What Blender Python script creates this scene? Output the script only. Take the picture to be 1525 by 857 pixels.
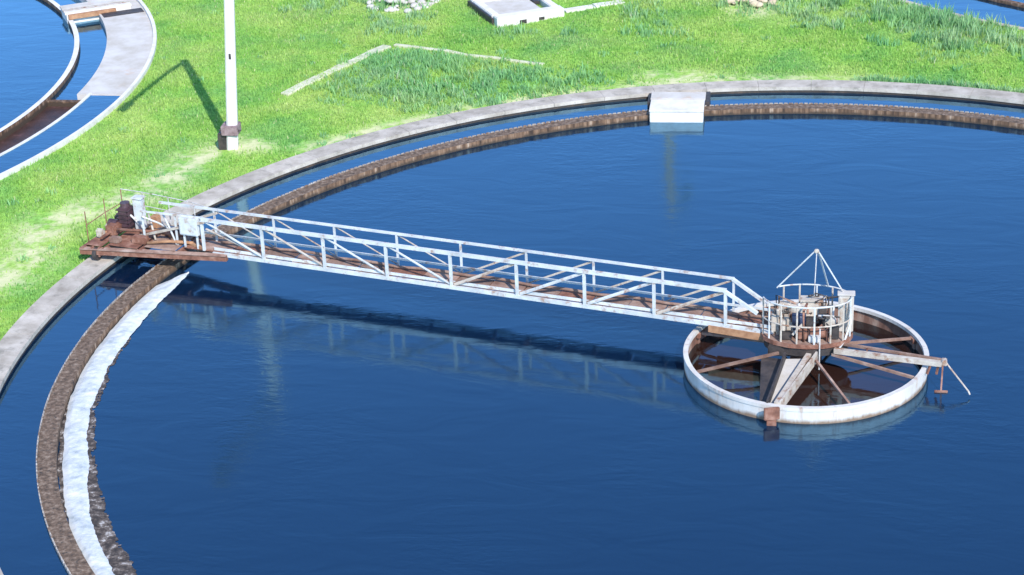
import bpy, bmesh, math, random
import numpy as np
from mathutils import Vector, Matrix, noise, geometry

R = math.radians
random.seed(7)
rng = np.random.default_rng(7)
scene = bpy.context.scene
COL = scene.collection
for o in list(bpy.data.objects):
    bpy.data.objects.remove(o)

# ---------------------------------------------------------------- camera
CAM_LOC = Vector((0.0, -48.798, 25.069))
YAW, PITCH, ROLL = R(-9.051), R(24.704), R(-2.545)
fw = Vector((math.sin(YAW) * math.cos(PITCH), math.cos(YAW) * math.cos(PITCH), -math.sin(PITCH)))
rt = Vector((math.cos(YAW), -math.sin(YAW), 0))
up = rt.cross(fw)
rt2 = rt * math.cos(ROLL) + up * math.sin(ROLL)
up2 = -rt * math.sin(ROLL) + up * math.cos(ROLL)
cam_data = bpy.data.cameras.new('camera')
cam_data.sensor_width = 36.0
cam_data.lens = 36.0 * 3038.4 / 1525.0
cam_data.clip_end = 3000
cam = bpy.data.objects.new('camera', cam_data)
COL.objects.link(cam)
m = Matrix((rt2, up2, -fw)).transposed().to_4x4()
m.translation = CAM_LOC
cam.matrix_world = m
scene.camera = cam

# ---------------------------------------------------------------- light
SUN_DIR = Vector((0.486, -0.874, 0)).normalized()      # horizontal direction towards the sun
SUN_EL = R(41)
world = bpy.data.worlds.new('World')
scene.world = world
world.use_nodes = True
wn = world.node_tree
bg = wn.nodes['Background']
sky = wn.nodes.new('ShaderNodeTexSky')
sky.sky_type = 'NISHITA'
sky.sun_disc = False
sky.sun_elevation = SUN_EL
sky.sun_rotation = math.atan2(SUN_DIR.x, SUN_DIR.y)
sky.air_density = 1.0
sky.dust_density = 0.0
sky.ozone_density = 6.0
wn.links.new(sky.outputs[0], bg.inputs[0])
bg.inputs[1].default_value = 0.15
sun_data = bpy.data.lights.new('sun', 'SUN')
sun_data.energy = 3.1
sun_data.angle = R(0.55)
sun_data.color = (1.0, 0.955, 0.88)
sun = bpy.data.objects.new('sun', sun_data)
COL.objects.link(sun)
to_sun = Vector((SUN_DIR.x * math.cos(SUN_EL), SUN_DIR.y * math.cos(SUN_EL), math.sin(SUN_EL)))
sun.rotation_euler = to_sun.to_track_quat('Z', 'Y').to_euler()
vs = scene.view_settings
vs.view_transform = 'Standard'
vs.look = 'None'
vs.exposure = 1.0
vs.gamma = 1.0
vs.use_curve_mapping = False

# ---------------------------------------------------------------- materials
def new_mat(name):
    mt = bpy.data.materials.new(name)
    mt.use_nodes = True
    nt = mt.node_tree
    return mt, nt, nt.nodes['Principled BSDF']

def nnode(nt, scale, detail=5, rough=0.6, coords='Object', stretch=(1, 1, 1), dist=0.0):
    tc = nt.nodes.new('ShaderNodeTexCoord')
    mp = nt.nodes.new('ShaderNodeMapping')
    mp.inputs['Scale'].default_value = stretch
    if coords == 'World':
        g = nt.nodes.new('ShaderNodeNewGeometry')
        nt.links.new(g.outputs['Position'], mp.inputs[0])
    else:
        nt.links.new(tc.outputs[coords], mp.inputs[0])
    n = nt.nodes.new('ShaderNodeTexNoise')
    n.inputs['Scale'].default_value = scale
    n.inputs['Detail'].default_value = detail
    n.inputs['Roughness'].default_value = rough
    n.inputs['Distortion'].default_value = dist
    nt.links.new(mp.outputs[0], n.inputs['Vector'])
    return n

def ramp(nt, src, stops, interp='LINEAR'):
    r = nt.nodes.new('ShaderNodeValToRGB')
    r.color_ramp.interpolation = interp
    els = r.color_ramp.elements
    els[0].position, els[0].color = stops[0][0], (*stops[0][1], 1)
    els[1].position, els[1].color = stops[-1][0], (*stops[-1][1], 1)
    for p, c in stops[1:-1]:
        e = els.new(p)
        e.color = (*c, 1)
    nt.links.new(src, r.inputs[0])
    return r

def mixc(nt, fac, a, b, mode='MIX'):
    x = nt.nodes.new('ShaderNodeMix')
    x.data_type = 'RGBA'
    x.blend_type = mode
    for s, v in ((x.inputs[0], fac), (x.inputs[6], a), (x.inputs[7], b)):
        if hasattr(v, 'is_output'):
            nt.links.new(v, s)
        elif isinstance(v, (int, float)):
            s.default_value = v
        else:
            s.default_value = (*v, 1)
    return x.outputs[2]

def bump(nt, bs, src, strength, dist):
    b = nt.nodes.new('ShaderNodeBump')
    b.inputs['Strength'].default_value = strength
    b.inputs['Distance'].default_value = dist
    nt.links.new(src, b.inputs['Height'])
    nt.links.new(b.outputs[0], bs.inputs['Normal'])

def mat_two(name, stops, scale, rough=0.85, stretch=(1, 1, 1), spots=None, bmp=(0.4, 0.02), metal=0.0, detail=6, coords='World', spot_scale=3.0, per_object=0.0):
    mt, nt, bs = new_mat(name)
    n = nnode(nt, scale, detail, 0.65, coords, stretch)
    c = ramp(nt, n.outputs[0], stops).outputs[0]
    if spots:
        n2 = nnode(nt, spot_scale, 7, 0.7, coords, stretch)
        f = ramp(nt, n2.outputs[0], [(spots[0], (0, 0, 0)), (spots[1], (1, 1, 1))]).outputs[0]
        c = mixc(nt, f, c, spots[2])
    if per_object:
        oi = nt.nodes.new('ShaderNodeObjectInfo')
        mr = nt.nodes.new('ShaderNodeMapRange')
        mr.inputs['To Min'].default_value = 1 - per_object
        mr.inputs['To Max'].default_value = 1.0
        nt.links.new(oi.outputs['Random'], mr.inputs[0])
        c = mixc(nt, 1.0, c, mr.outputs[0], 'MULTIPLY')
    nt.links.new(c, bs.inputs['Base Color'])
    bs.inputs['Roughness'].default_value = rough
    bs.inputs['Metallic'].default_value = metal
    if bmp:
        n3 = nnode(nt, scale * 6, 4, 0.6, coords, stretch)
        bump(nt, bs, n3.outputs[0], *bmp)
    return mt

M = {}
M['kerb'] = mat_two('kerb_concrete', [(0.3, (0.29, 0.25, 0.205)), (0.5, (0.42, 0.37, 0.315)), (0.7, (0.54, 0.485, 0.425))], 1.6, spots=(0.54, 0.70, (0.22, 0.20, 0.17)), spot_scale=2.2, per_object=0.12)
M['pale_concrete'] = mat_two('pale_concrete', [(0.3, (0.40, 0.36, 0.31)), (0.55, (0.50, 0.47, 0.44)), (0.75, (0.56, 0.54, 0.53))], 1.2, spots=(0.60, 0.74, (0.48, 0.34, 0.24)), spot_scale=1.1)
M['white_concrete'] = mat_two('white_concrete', [(0.3, (0.52, 0.48, 0.44)), (0.6, (0.66, 0.64, 0.62))], 2.0, spots=(0.62, 0.72, (0.52, 0.42, 0.30)), spot_scale=2.0)
M['algae_wall'] = mat_two('algae_wall', [(0.3, (0.022, 0.016, 0.013)), (0.55, (0.05, 0.034, 0.024)), (0.75, (0.11, 0.065, 0.04))], 2.2, rough=0.6, stretch=(1, 1, 0.3))
M['weir_concrete'] = mat_two('weir_concrete', [(0.34, (0.03, 0.016, 0.010)), (0.46, (0.11, 0.060, 0.034)), (0.56, (0.19, 0.110, 0.065)), (0.68, (0.36, 0.26, 0.19))], 5.5, stretch=(1, 1, 0.05), spots=(0.62, 0.74, (0.035, 0.028, 0.022)), spot_scale=6.0)
M['weir_top'] = mat_two('weir_top', [(0.35, (0.06, 0.038, 0.024)), (0.5, (0.135, 0.086, 0.056)), (0.68, (0.27, 0.20, 0.15))], 7.0, spots=(0.55, 0.66, (0.03, 0.026, 0.022)), spot_scale=9.0)
M['galv'] = mat_two('weathered_zinc', [(0.35, (0.36, 0.34, 0.33)), (0.65, (0.60, 0.59, 0.58))], 3.0, rough=0.6, spots=(0.56, 0.66, (0.16, 0.09, 0.05)), spot_scale=4.0, metal=0.0)
M['weir_steel'] = mat_two('stained_weir_steel', [(0.35, (0.20, 0.165, 0.14)), (0.65, (0.40, 0.37, 0.34))], 3.0, rough=0.7, spots=(0.50, 0.62, (0.15, 0.085, 0.05)), spot_scale=4.0)
M['white_paint'] = mat_two('white_paint', [(0.3, (0.39, 0.41, 0.42)), (0.6, (0.56, 0.58, 0.585))], 2.2, rough=0.55, spots=(0.54, 0.66, (0.33, 0.23, 0.18)), spot_scale=3.4, bmp=None)
M['worn_paint'] = mat_two('worn_cream_paint', [(0.3, (0.34, 0.28, 0.23)), (0.6, (0.50, 0.45, 0.39))], 3.0, rough=0.6, spots=(0.52, 0.64, (0.24, 0.12, 0.07)), spot_scale=3.6)
M['rust'] = mat_two('rusty_steel', [(0.3, (0.09, 0.035, 0.022)), (0.5, (0.20, 0.085, 0.055)), (0.7, (0.34, 0.19, 0.14))], 3.0, rough=0.85)
M['rust_orange'] = mat_two('orange_rust', [(0.3, (0.22, 0.10, 0.05)), (0.6, (0.40, 0.22, 0.12))], 4.0, rough=0.85)
M['deck'] = mat_two('rusty_deck', [(0.3, (0.17, 0.085, 0.06)), (0.5, (0.31, 0.19, 0.145)), (0.7, (0.46, 0.34, 0.28))], 2.4, rough=0.85, per_object=0.4)
M['dark_metal'] = mat_two('dark_metal', [(0.3, (0.018, 0.016, 0.018)), (0.7, (0.07, 0.055, 0.05))], 4.0, rough=0.6)
M['motor_purple'] = mat_two('dark_maroon_paint', [(0.3, (0.03, 0.016, 0.022)), (0.7, (0.09, 0.05, 0.06))], 4.0, rough=0.5)
M['blue_paint'] = mat_two('dark_blue_paint', [(0.3, (0.02, 0.025, 0.05)), (0.7, (0.04, 0.06, 0.12))], 4.0, rough=0.45)
M['drum_white'] = mat_two('drum_white', [(0.3, (0.46, 0.42, 0.38)), (0.6, (0.58, 0.56, 0.54))], 1.6, rough=0.55, spots=(0.55, 0.70, (0.36, 0.24, 0.17)), spot_scale=3.4, stretch=(1, 1, 0.16))
M['drum_rust'] = mat_two('drum_rust', [(0.3, (0.10, 0.04, 0.025)), (0.5, (0.20, 0.10, 0.07)), (0.7, (0.40, 0.28, 0.22))], 2.2, stretch=(1, 1, 0.25), rough=0.8)
M['pole'] = mat_two('pole_concrete', [(0.3, (0.54, 0.51, 0.48)), (0.7, (0.68, 0.66, 0.63))], 2.0, rough=0.8, spots=(0.58, 0.72, (0.40, 0.35, 0.30)), spot_scale=2.5, stretch=(1, 1, 0.25))
M['collar'] = mat_two('collar_metal', [(0.3, (0.12, 0.07, 0.075)), (0.7, (0.36, 0.26, 0.27))], 6.0, rough=0.7)
M['tan'] = mat_two('tan_soil', [(0.3, (0.38, 0.30, 0.20)), (0.7, (0.56, 0.47, 0.34))], 3.0)
M['cream'] = mat_two('cream_kerb', [(0.3, (0.42, 0.42, 0.28)), (0.7, (0.62, 0.60, 0.46))], 2.5, spots=(0.56, 0.64, (0.26, 0.36, 0.12)), spot_scale=3.0)
M['wood'] = mat_two('weathered_wood', [(0.3, (0.34, 0.28, 0.20)), (0.7, (0.50, 0.43, 0.33))], 3.0, stretch=(1, 1, 0.1))
M['mud'] = mat_two('brown_mud', [(0.3, (0.025, 0.012, 0.010)), (0.6, (0.06, 0.03, 0.024)), (0.75, (0.13, 0.06, 0.06))], 2.0, rough=0.5)

def water_mat(name, deep, shallow, rough, bstr, ior, gloss):
    """dark water body under a Fresnel-weighted mirror of the sky"""
    mt, nt, bs = new_mat(name)
    n0 = nnode(nt, 0.09, 3, 0.5, 'World')
    c = ramp(nt, n0.outputs[0], [(0.35, deep), (0.65, shallow)]).outputs[0]
    nt.links.new(c, bs.inputs['Base Color'])
    bs.inputs['Roughness'].default_value = 1.0
    bs.inputs['Specular IOR Level'].default_value = 0.0
    n1 = nnode(nt, 3.2, 3, 0.55, 'World', (0.7, 1.6, 1), 0.6)
    n2 = nnode(nt, 0.55, 3, 0.5, 'World', (0.6, 1.5, 1), 1.2)
    n3 = nnode(nt, 0.16, 2, 0.5, 'World')
    patch = ramp(nt, n3.outputs[0], [(0.45, (0.10, 0.10, 0.10)), (0.60, (1, 1, 1))]).outputs[0]
    a = nt.nodes.new('ShaderNodeMath'); a.operation = 'MULTIPLY'
    nt.links.new(n1.outputs[0], a.inputs[0]); nt.links.new(patch, a.inputs[1])
    b = nt.nodes.new('ShaderNodeMath'); b.operation = 'ADD'
    b2 = nt.nodes.new('ShaderNodeMath'); b2.operation = 'MULTIPLY'; b2.inputs[1].default_value = 1.5
    nt.links.new(n2.outputs[0], b2.inputs[0])
    nt.links.new(a.outputs[0], b.inputs[0]); nt.links.new(b2.outputs[0], b.inputs[1])
    bp = nt.nodes.new('ShaderNodeBump')
    bp.inputs['Strength'].default_value = bstr
    bp.inputs['Distance'].default_value = 0.03
    nt.links.new(b.outputs[0], bp.inputs['Height'])
    gl = nt.nodes.new('ShaderNodeBsdfGlossy')
    gl.inputs['Color'].default_value = (*gloss, 1)
    gl.inputs['Roughness'].default_value = rough
    nt.links.new(bp.outputs[0], gl.inputs['Normal'])
    fr = nt.nodes.new('ShaderNodeFresnel')
    fr.inputs['IOR'].default_value = ior
    nt.links.new(bp.outputs[0], fr.inputs['Normal'])
    mx = nt.nodes.new('ShaderNodeMixShader')
    fm = nt.nodes.new('ShaderNodeMath'); fm.operation = 'MULTIPLY'; fm.use_clamp = True
    fm.inputs[1].default_value = FM
    nt.links.new(fr.outputs[0], fm.inputs[0])
    nt.links.new(fm.outputs[0], mx.inputs[0])
    nt.links.new(bs.outputs[0], mx.inputs[1]); nt.links.new(gl.outputs[0], mx.inputs[2])
    nt.links.new(mx.outputs[0], nt.nodes['Material Output'].inputs[0])
    return mt

WG = (0.46, 0.79, 1.0)
FM = 2.0
M['water'] = water_mat('tank_water', (0.0015, 0.009, 0.030), (0.002, 0.012, 0.036), 0.10, 0.20, 1.5, WG)
M['launder_water'] = water_mat('launder_water', (0.001, 0.008, 0.028), (0.002, 0.011, 0.036), 0.06, 0.18, 1.6, WG)
M['drum_water'] = water_mat('drum_water', (0.018, 0.008, 0.006), (0.030, 0.013, 0.009), 0.05, 0.10, 1.4, WG)

def waterline_stain(key, z0, z1, colour, nscale=3.0):
    """dried slime with a ragged top edge just above the water level"""
    nt = M[key].node_tree
    bs = nt.nodes['Principled BSDF']
    old = bs.inputs['Base Color'].links[0].from_socket
    g = nt.nodes.new('ShaderNodeNewGeometry')
    sep = nt.nodes.new('ShaderNodeSeparateXYZ')
    nt.links.new(g.outputs['Position'], sep.inputs[0])
    n = nnode(nt, nscale, 6, 0.7, 'World', (1, 1, 0.3))
    ad = nt.nodes.new('ShaderNodeMath'); ad.operation = 'MULTIPLY_ADD'
    ad.inputs[1].default_value = -0.30
    nt.links.new(n.outputs[0], ad.inputs[0]); nt.links.new(sep.outputs[2], ad.inputs[2])
    mr = nt.nodes.new('ShaderNodeMapRange')
    mr.inputs['From Min'].default_value = z1 - 0.15
    mr.inputs['From Max'].default_value = z0 - 0.15
    nt.links.new(ad.outputs[0], mr.inputs[0])
    nt.links.new(mixc(nt, mr.outputs[0], old, colour), bs.inputs['Base Color'])
waterline_stain('drum_white', 0.25, 0.36, (0.20, 0.13, 0.085))
waterline_stain('weir_concrete', 0.24, 0.33, (0.05, 0.032, 0.02))

# ---- grass
def grass_mat(name, a, b, c, dry):
    mt, nt, bs = new_mat(name)
    g = nt.nodes.new('ShaderNodeNewGeometry')
    n = nnode(nt, 0.35, 5, 0.6, 'World')
    base = ramp(nt, n.outputs[0], [(0.33, a), (0.5, b), (0.68, c)]).outputs[0]
    nb = nnode(nt, 0.13, 4, 0.6, 'World', (1, 1.6, 1))
    base = mixc(nt, ramp(nt, nb.outputs[0], [(0.47, (0, 0, 0)), (0.66, (0.45, 0.45, 0.45))]).outputs[0], base, dry)
    nd = nnode(nt, 1.1, 4, 0.6, 'World')
    base = mixc(nt, ramp(nt, nd.outputs[0], [(0.58, (0, 0, 0)), (0.72, (0.45, 0.45, 0.45))]).outputs[0], base, tuple(q * 0.62 for q in a))
    isl = ramp(nt, g.outputs['Random Per Island'], [(0.0, (0.75, 0.75, 0.75)), (0.8, (1.1, 1.1, 1.05)), (1.0, (1.35, 1.28, 1.2))]).outputs[0]
    col = mixc(nt, 1.0, base, isl, 'MULTIPLY')
    fd = ramp(nt, g.outputs['Random Per Island'], [(0.965, (0, 0, 0)), (0.975, (1, 1, 1))]).outputs[0]
    col = mixc(nt, fd, col, dry)
    nt.links.new(col, bs.inputs['Base Color'])
    bs.inputs['Roughness'].default_value = 0.6
    bs.inputs['Specular IOR Level'].default_value = 0.25
    tr = nt.nodes.new('ShaderNodeBsdfTranslucent')
    nt.links.new(col, tr.inputs[0])
    mx = nt.nodes.new('ShaderNodeMixShader')
    mx.inputs[0].default_value = 0.45
    nt.links.new(bs.outputs[0], mx.inputs[1]); nt.links.new(tr.outputs[0], mx.inputs[2])
    nt.links.new(mx.outputs[0], nt.nodes['Material Output'].inputs[0])
    return mt

M['grass'] = grass_mat('grass_blades', (0.21, 0.46, 0.13), (0.31, 0.54, 0.12), (0.44, 0.59, 0.17), (0.62, 0.62, 0.32))
M['weed'] = grass_mat('weed_blades', (0.21, 0.46, 0.20), (0.28, 0.53, 0.22), (0.37, 0.57, 0.21), (0.54, 0.60, 0.38))

def ground_mat():
    mt, nt, bs = new_mat('ground_soil')
    n = nnode(nt, 0.35, 6, 0.65, 'World')
    base = ramp(nt, n.outputs[0], [(0.33, (0.18, 0.40, 0.10)), (0.5, (0.27, 0.48, 0.09)), (0.68, (0.40, 0.54, 0.14))]).outputs[0]
    n2 = nnode(nt, 7.0, 5, 0.7, 'World')
    f2 = ramp(nt, n2.outputs[0], [(0.40, (0.7, 0.7, 0.7)), (0.62, (1.1, 1.1, 1.1))]).outputs[0]
    col = mixc(nt, 1.0, base, f2, 'MULTIPLY')
    # bare worn soil: a trodden band outside the kerb of the big tank and some patches
    at = nt.nodes.new('ShaderNodeAttribute'); at.attribute_name = 'bare'
    n3 = nnode(nt, 1.3, 5, 0.7, 'World')
    mu = nt.nodes.new('ShaderNodeMath'); mu.operation = 'MULTIPLY'
    nt.links.new(at.outputs['Fac'], mu.inputs[0])
    nt.links.new(ramp(nt, n3.outputs[0], [(0.40, (0, 0, 0)), (0.58, (1, 1, 1))]).outputs[0], mu.inputs[1])
    col = mixc(nt, mu.outputs[0], col, (0.62, 0.58, 0.36))
    nt.links.new(col, bs.inputs['Base Color'])
    bs.inputs['Roughness'].default_value = 0.95
    bs.inputs['Specular IOR Level'].default_value = 0.1
    bump(nt, bs, n2.outputs[0], 0.6, 0.05)
    return mt
M['ground'] = ground_mat()

def foam_mat(name, stops, scale):
    mt, nt, bs = new_mat(name)
    n = nnode(nt, scale, 7, 0.7, 'World')
    nt.links.new(ramp(nt, n.outputs[0], stops).outputs[0], bs.inputs['Base Color'])
    bs.inputs['Roughness'].default_value = 0.7
    bump(nt, bs, n.outputs[0], 0.15, 0.03)
    return mt
M['foam'] = foam_mat('white_foam', [(0.30, (0.30, 0.34, 0.36)), (0.45, (0.46, 0.49, 0.51)), (0.6, (0.57, 0.575, 0.57))], 2.4)
M['scum'] = foam_mat('brown_scum', [(0.34, (0.015, 0.012, 0.010)), (0.47, (0.05, 0.035, 0.026)), (0.56, (0.13, 0.10, 0.08)), (0.64, (0.45, 0.42, 0.40))], 4.2)

# ---------------------------------------------------------------- mesh helpers
def finish(name, bm, mat, parent=None, loc=None, smooth=False):
    me = bpy.data.meshes.new(name)
    bmesh.ops.recalc_face_normals(bm, faces=bm.faces)
    bm.to_mesh(me); bm.free()
    if smooth:
        for p in me.polygons: p.use_smooth = True
    mats = mat if isinstance(mat, (list, tuple)) else [mat]
    for k in mats:
        me.materials.append(M[k])
    o = bpy.data.objects.new(name, me)
    COL.objects.link(o)
    if parent: o.parent = parent
    if loc: o.location = loc
    return o

def tag(o, label=None, cat=None, group=None, kind=None):
    if label: o['label'] = label
    if cat: o['category'] = cat
    if group: o['group'] = group
    if kind: o['kind'] = kind
    return o

def empty(name, loc=(0, 0, 0), rz=0, label=None, cat=None, group=None):
    o = bpy.data.objects.new(name, None)
    o.empty_display_size = 0.3
    COL.objects.link(o)
    o.location = loc
    o.rotation_euler = (0, 0, rz)
    return tag(o, label, cat, group)

def frame_between(a, b, upv=(0, 0, 1)):
    a, b = Vector(a), Vector(b)
    z = (b - a).normalized()
    u = Vector(upv)
    if abs(z.dot(u)) > 0.98: u = Vector((1, 0, 0))
    x = u.cross(z).normalized()
    y = z.cross(x)
    return a, b, x, y, z

def beam(bm, a, b, w, h, upv=(0, 0, 1), bev=0.0):
    """rectangular bar from a to b, w across, h along up"""
    a, b, x, y, z = frame_between(a, b, upv)
    vs_ = []
    for p in (a, b):
        for sx, sy in ((-1, -1), (1, -1), (1, 1), (-1, 1)):
            vs_.append(bm.verts.new(p + x * (sx * w / 2) + y * (sy * h / 2)))
    fs = [(0, 3, 2, 1), (4, 5, 6, 7), (0, 1, 5, 4), (1, 2, 6, 5), (2, 3, 7, 6), (3, 0, 4, 7)]
    faces = [bm.faces.new([vs_[i] for i in f]) for f in fs]
    if bev:
        ed = {e for f in faces for e in f.edges}
        bmesh.ops.bevel(bm, geom=list(ed), offset=bev, segments=1, affect='EDGES')
    return bm

def angle_bar(bm, a, b, w, t, upv=(0, 0, 1), flip=1):
    """steel angle section"""
    a, b, x, y, z = frame_between(a, b, upv)
    pts = [(0, 0), (w, 0), (w, t), (t, t), (t, w), (0, w)]
    ra = [bm.verts.new(a + x * (flip * px - flip * w / 2) + y * (py - w / 2)) for px, py in pts]
    rb = [bm.verts.new(b + x * (flip * px - flip * w / 2) + y * (py - w / 2)) for px, py in pts]
    n = len(pts)
    for i in range(n):
        bm.faces.new((ra[i], ra[(i + 1) % n], rb[(i + 1) % n], rb[i]))
    bm.faces.new(ra[::-1]); bm.faces.new(rb)
    return bm

def tube(bm, pts, r, n=8, r2=None):
    pts = [Vector(p) for p in pts]
    rings = []
    for i, p in enumerate(pts):
        a = pts[max(i - 1, 0)]; b = pts[min(i + 1, len(pts) - 1)]
        _, _, x, y, z = frame_between(a, b)
        rr = r if r2 is None else r + (r2 - r) * i / (len(pts) - 1)
        rings.append([bm.verts.new(p + x * (rr * math.cos(2 * math.pi * k / n)) + y * (rr * math.sin(2 * math.pi * k / n))) for k in range(n)])
    for q in range(len(rings) - 1):
        for k in range(n):
            bm.faces.new((rings[q][k], rings[q][(k + 1) % n], rings[q + 1][(k + 1) % n], rings[q + 1][k]))
    bm.faces.new(rings[0][::-1]); bm.faces.new(rings[-1])
    return bm

def box(bm, c, s, bev=0.0, rz=0.0):
    c = Vector(c)
    ca, sa = math.cos(rz), math.sin(rz)
    def q(x, y, z): return c + Vector((x * ca - y * sa, x * sa + y * ca, z))
    hx, hy, hz = s[0] / 2, s[1] / 2, s[2] / 2
    v = [bm.verts.new(q(x, y, z)) for x, y, z in ((-hx, -hy, -hz), (hx, -hy, -hz), (hx, hy, -hz), (-hx, hy, -hz), (-hx, -hy, hz), (hx, -hy, hz), (hx, hy, hz), (-hx, hy, hz))]
    fs = [bm.faces.new([v[i] for i in f]) for f in ((0, 3, 2, 1), (4, 5, 6, 7), (0, 1, 5, 4), (1, 2, 6, 5), (2, 3, 7, 6), (3, 0, 4, 7))]
    if bev:
        bmesh.ops.bevel(bm, geom=list({e for f in fs for e in f.edges}), offset=bev, segments=2, affect='EDGES')
    return bm

def arc_block(bm, r0, r1, z0, z1, a0, a1, n, mats=(0, 0, 0, 0), caps=True):
    """ring piece; mats: bottom, top, inner, outer. Angles in degrees"""
    rows = []
    full = abs(a1 - a0 - 360) < 1e-6
    for i in range(n if full else n + 1):
        a = R(a0 + (a1 - a0) * i / n)
        c, s = math.cos(a), math.sin(a)
        rows.append([bm.verts.new((r * c, r * s, z)) for r, z in ((r0, z0), (r1, z0), (r1, z1), (r0, z1))])
    cnt = len(rows)
    for i in range(n):
        A, B = rows[i], rows[(i + 1) % cnt]
        for j, mi in ((0, mats[0]), (1, mats[3]), (2, mats[1]), (3, mats[2])):
            f = bm.faces.new((A[j], A[(j + 1) % 4], B[(j + 1) % 4], B[j]))
            f.material_index = mi
    if caps and not full:
        bm.faces.new(rows[0]); bm.faces.new(rows[-1][::-1])
    return bm

def arc_sheet(bm, r0, r1, z, a0, a1, n, m_=1):
    full = abs(a1 - a0 - 360) < 1e-6
    rows = []
    for i in range(n if full else n + 1):
        a = R(a0 + (a1 - a0) * i / n)
        rows.append([bm.verts.new(((r0 + (r1 - r0) * k / m_) * math.cos(a), (r0 + (r1 - r0) * k / m_) * math.sin(a), z)) for k in range(m_ + 1)])
    for i in range(n):
        A, B = rows[i], rows[(i + 1) % len(rows)]
        for k in range(m_):
            bm.faces.new((A[k], A[k + 1], B[k + 1], B[k]))
    return bm

def share(proto, name, parent, rz, loc=(0, 0, 0)):
    o = bpy.data.objects.new(name, proto.data)
    COL.objects.link(o)
    o.parent = parent
    o.rotation_euler = (0, 0, rz)
    o.location = loc
    return o

# ---------------------------------------------------------------- levels and places
ZG, ZK, ZW, ZL, ZWEIR = 0.44, 0.57, 0.22, 0.35, 0.42
R_WI, R_WO, R_KI, R_KO = 19.54, 20.0, 21.42, 22.18
T2 = Vector((-47.37, 20.39, 0))
T3 = Vector((20.3, 48.05, 0))
R3O = 23.1

# ---------------------------------------------------------------- ground
def near_bare(x, y):
    """0..1 amount of bare soil"""
    r = math.hypot(x, y); a = math.degrees(math.atan2(y, x)) % 360
    v = 0.0
    if 140 < a < 182:                                # trodden strip left of the carriage
        v = max(v, 1.0 - abs(r - 24.5 - 0.5 * math.sin(a * 0.4)) / 1.5)
    if 82 < a < 140:
        v = max(v, 1.0 - abs(r - 22.6) / 0.75)
    d = math.hypot((x + 4.6) / 1.6, (y - 22.8) / 0.7)
    v = max(v, 1.5 - d)
    d = math.hypot((x + 2.4) / 1.2, (y - 31.6) / 1.4)
    v = max(v, 1.4 - d)
    d = math.hypot((x + 16.9) / 1.6, (y - 31.4) / 1.3)
    v = max(v, 1.1 - d)
    return max(0.0, min(1.0, v))

def gz(x, y):
    w = min(1.0, max(0.0, (math.hypot(x, y) - 22.6) / 3.0))
    w *= min(1.0, max(0.0, (math.hypot(x - T2.x, y - T2.y) - 22.5) / 2.0))
    w *= min(1.0, max(0.0, (math.hypot(x - T3.x, y - T3.y) - R3O - .2) / 2.0))
    far = min(1.0, max(0.0, 1 - (math.hypot(x, y) - 60) / 60))
    return ZG + w * far * (0.16 * noise.noise(Vector((x * 0.16, y * 0.16, 3.1))) + 0.05 * noise.noise(Vector((x * 0.7, y * 0.7, 1.7))))

def build_ground():
    pts, edges = [], []
    def ring(c, r, n):
        s = len(pts)
        for i in range(n):
            a = 2 * math.pi * i / n
            pts.append(Vector((c[0] + r * math.cos(a), c[1] + r * math.sin(a))))
            edges.append((s + i, s + (i + 1) % n))
    holes = [((0, 0), R_KO - 0.15), ((T2.x, T2.y), 22.22), ((T3.x, T3.y), R3O - 0.08)]
    for c, r in holes: ring(c, r, 240)
    s = len(pts)
    B = 900
    pts.extend([Vector((-B, -B)), Vector((B, -B)), Vector((B, B)), Vector((-B, B))])
    edges.extend([(s, s + 1), (s + 1, s + 2), (s + 2, s + 3), (s + 3, s)])
    def ok(x, y): return all(math.hypot(x - c[0], y - c[1]) > r + 0.25 for c, r in holes)
    for x in np.arange(-42, 24, 0.5):
        for y in np.arange(-4, 46, 0.5):
            if ok(x, y): pts.append(Vector((x + random.uniform(-.1, .1), y + random.uniform(-.1, .1))))
    for x in np.arange(-140, 141, 7):
        for y in np.arange(-140, 141, 7):
            if ok(x, y) and not (-43 < x < 25 and -5 < y < 47): pts.append(Vector((x, y)))
    v, e, f, *_ = geometry.delaunay_2d_cdt(pts, edges, [], 0, 1e-6)
    faces = []
    for t in f:
        cx = sum(v[i].x for i in t) / 3; cy = sum(v[i].y for i in t) / 3
        if all(math.hypot(cx - c[0], cy - c[1]) > r - 0.01 for c, r in holes):
            faces.append(tuple(t))
    me = bpy.data.meshes.new('ground')
    me.from_pydata([(p.x, p.y, gz(p.x, p.y)) for p in v], [], faces)
    at = me.attributes.new('bare', 'FLOAT', 'POINT')
    at.data.foreach_set('value', [near_bare(p.x, p.y) for p in v])
    for p in me.polygons: p.use_smooth = True
    me.materials.append(M['ground'])
    o = bpy.data.objects.new('ground', me)
    COL.objects.link(o)
    tag(o, kind='structure')
build_ground()

# ---------------------------------------------------------------- settling tanks
def weir_plate_mesh(r, z0, z1, span, teeth):
    """curved steel plate with V notches along its top edge"""
    bm = bmesh.new()
    prof = []
    for i in range(teeth):
        for f, zz in ((0.0, z1), (0.34, z1), (0.5, z1 - 0.075), (0.66, z1)):
            prof.append(((i + f) / teeth * span, zz))
    prof.append((span, z1))
    prev = None
    for a_, z in prof:
        a = R(a_)
        col = []
        for rr in (r, r + 0.03):
            col.append((bm.verts.new((rr * math.cos(a), rr * math.sin(a), z0)), bm.verts.new((rr * math.cos(a), rr * math.sin(a), z))))
        if prev:
            for k in (0, 1):
                bm.faces.new((prev[k][0], col[k][0], col[k][1], prev[k][1]))
            bm.faces.new((prev[0][1], col[0][1], col[1][1], prev[1][1]))
        prev = col
    return bm

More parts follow.
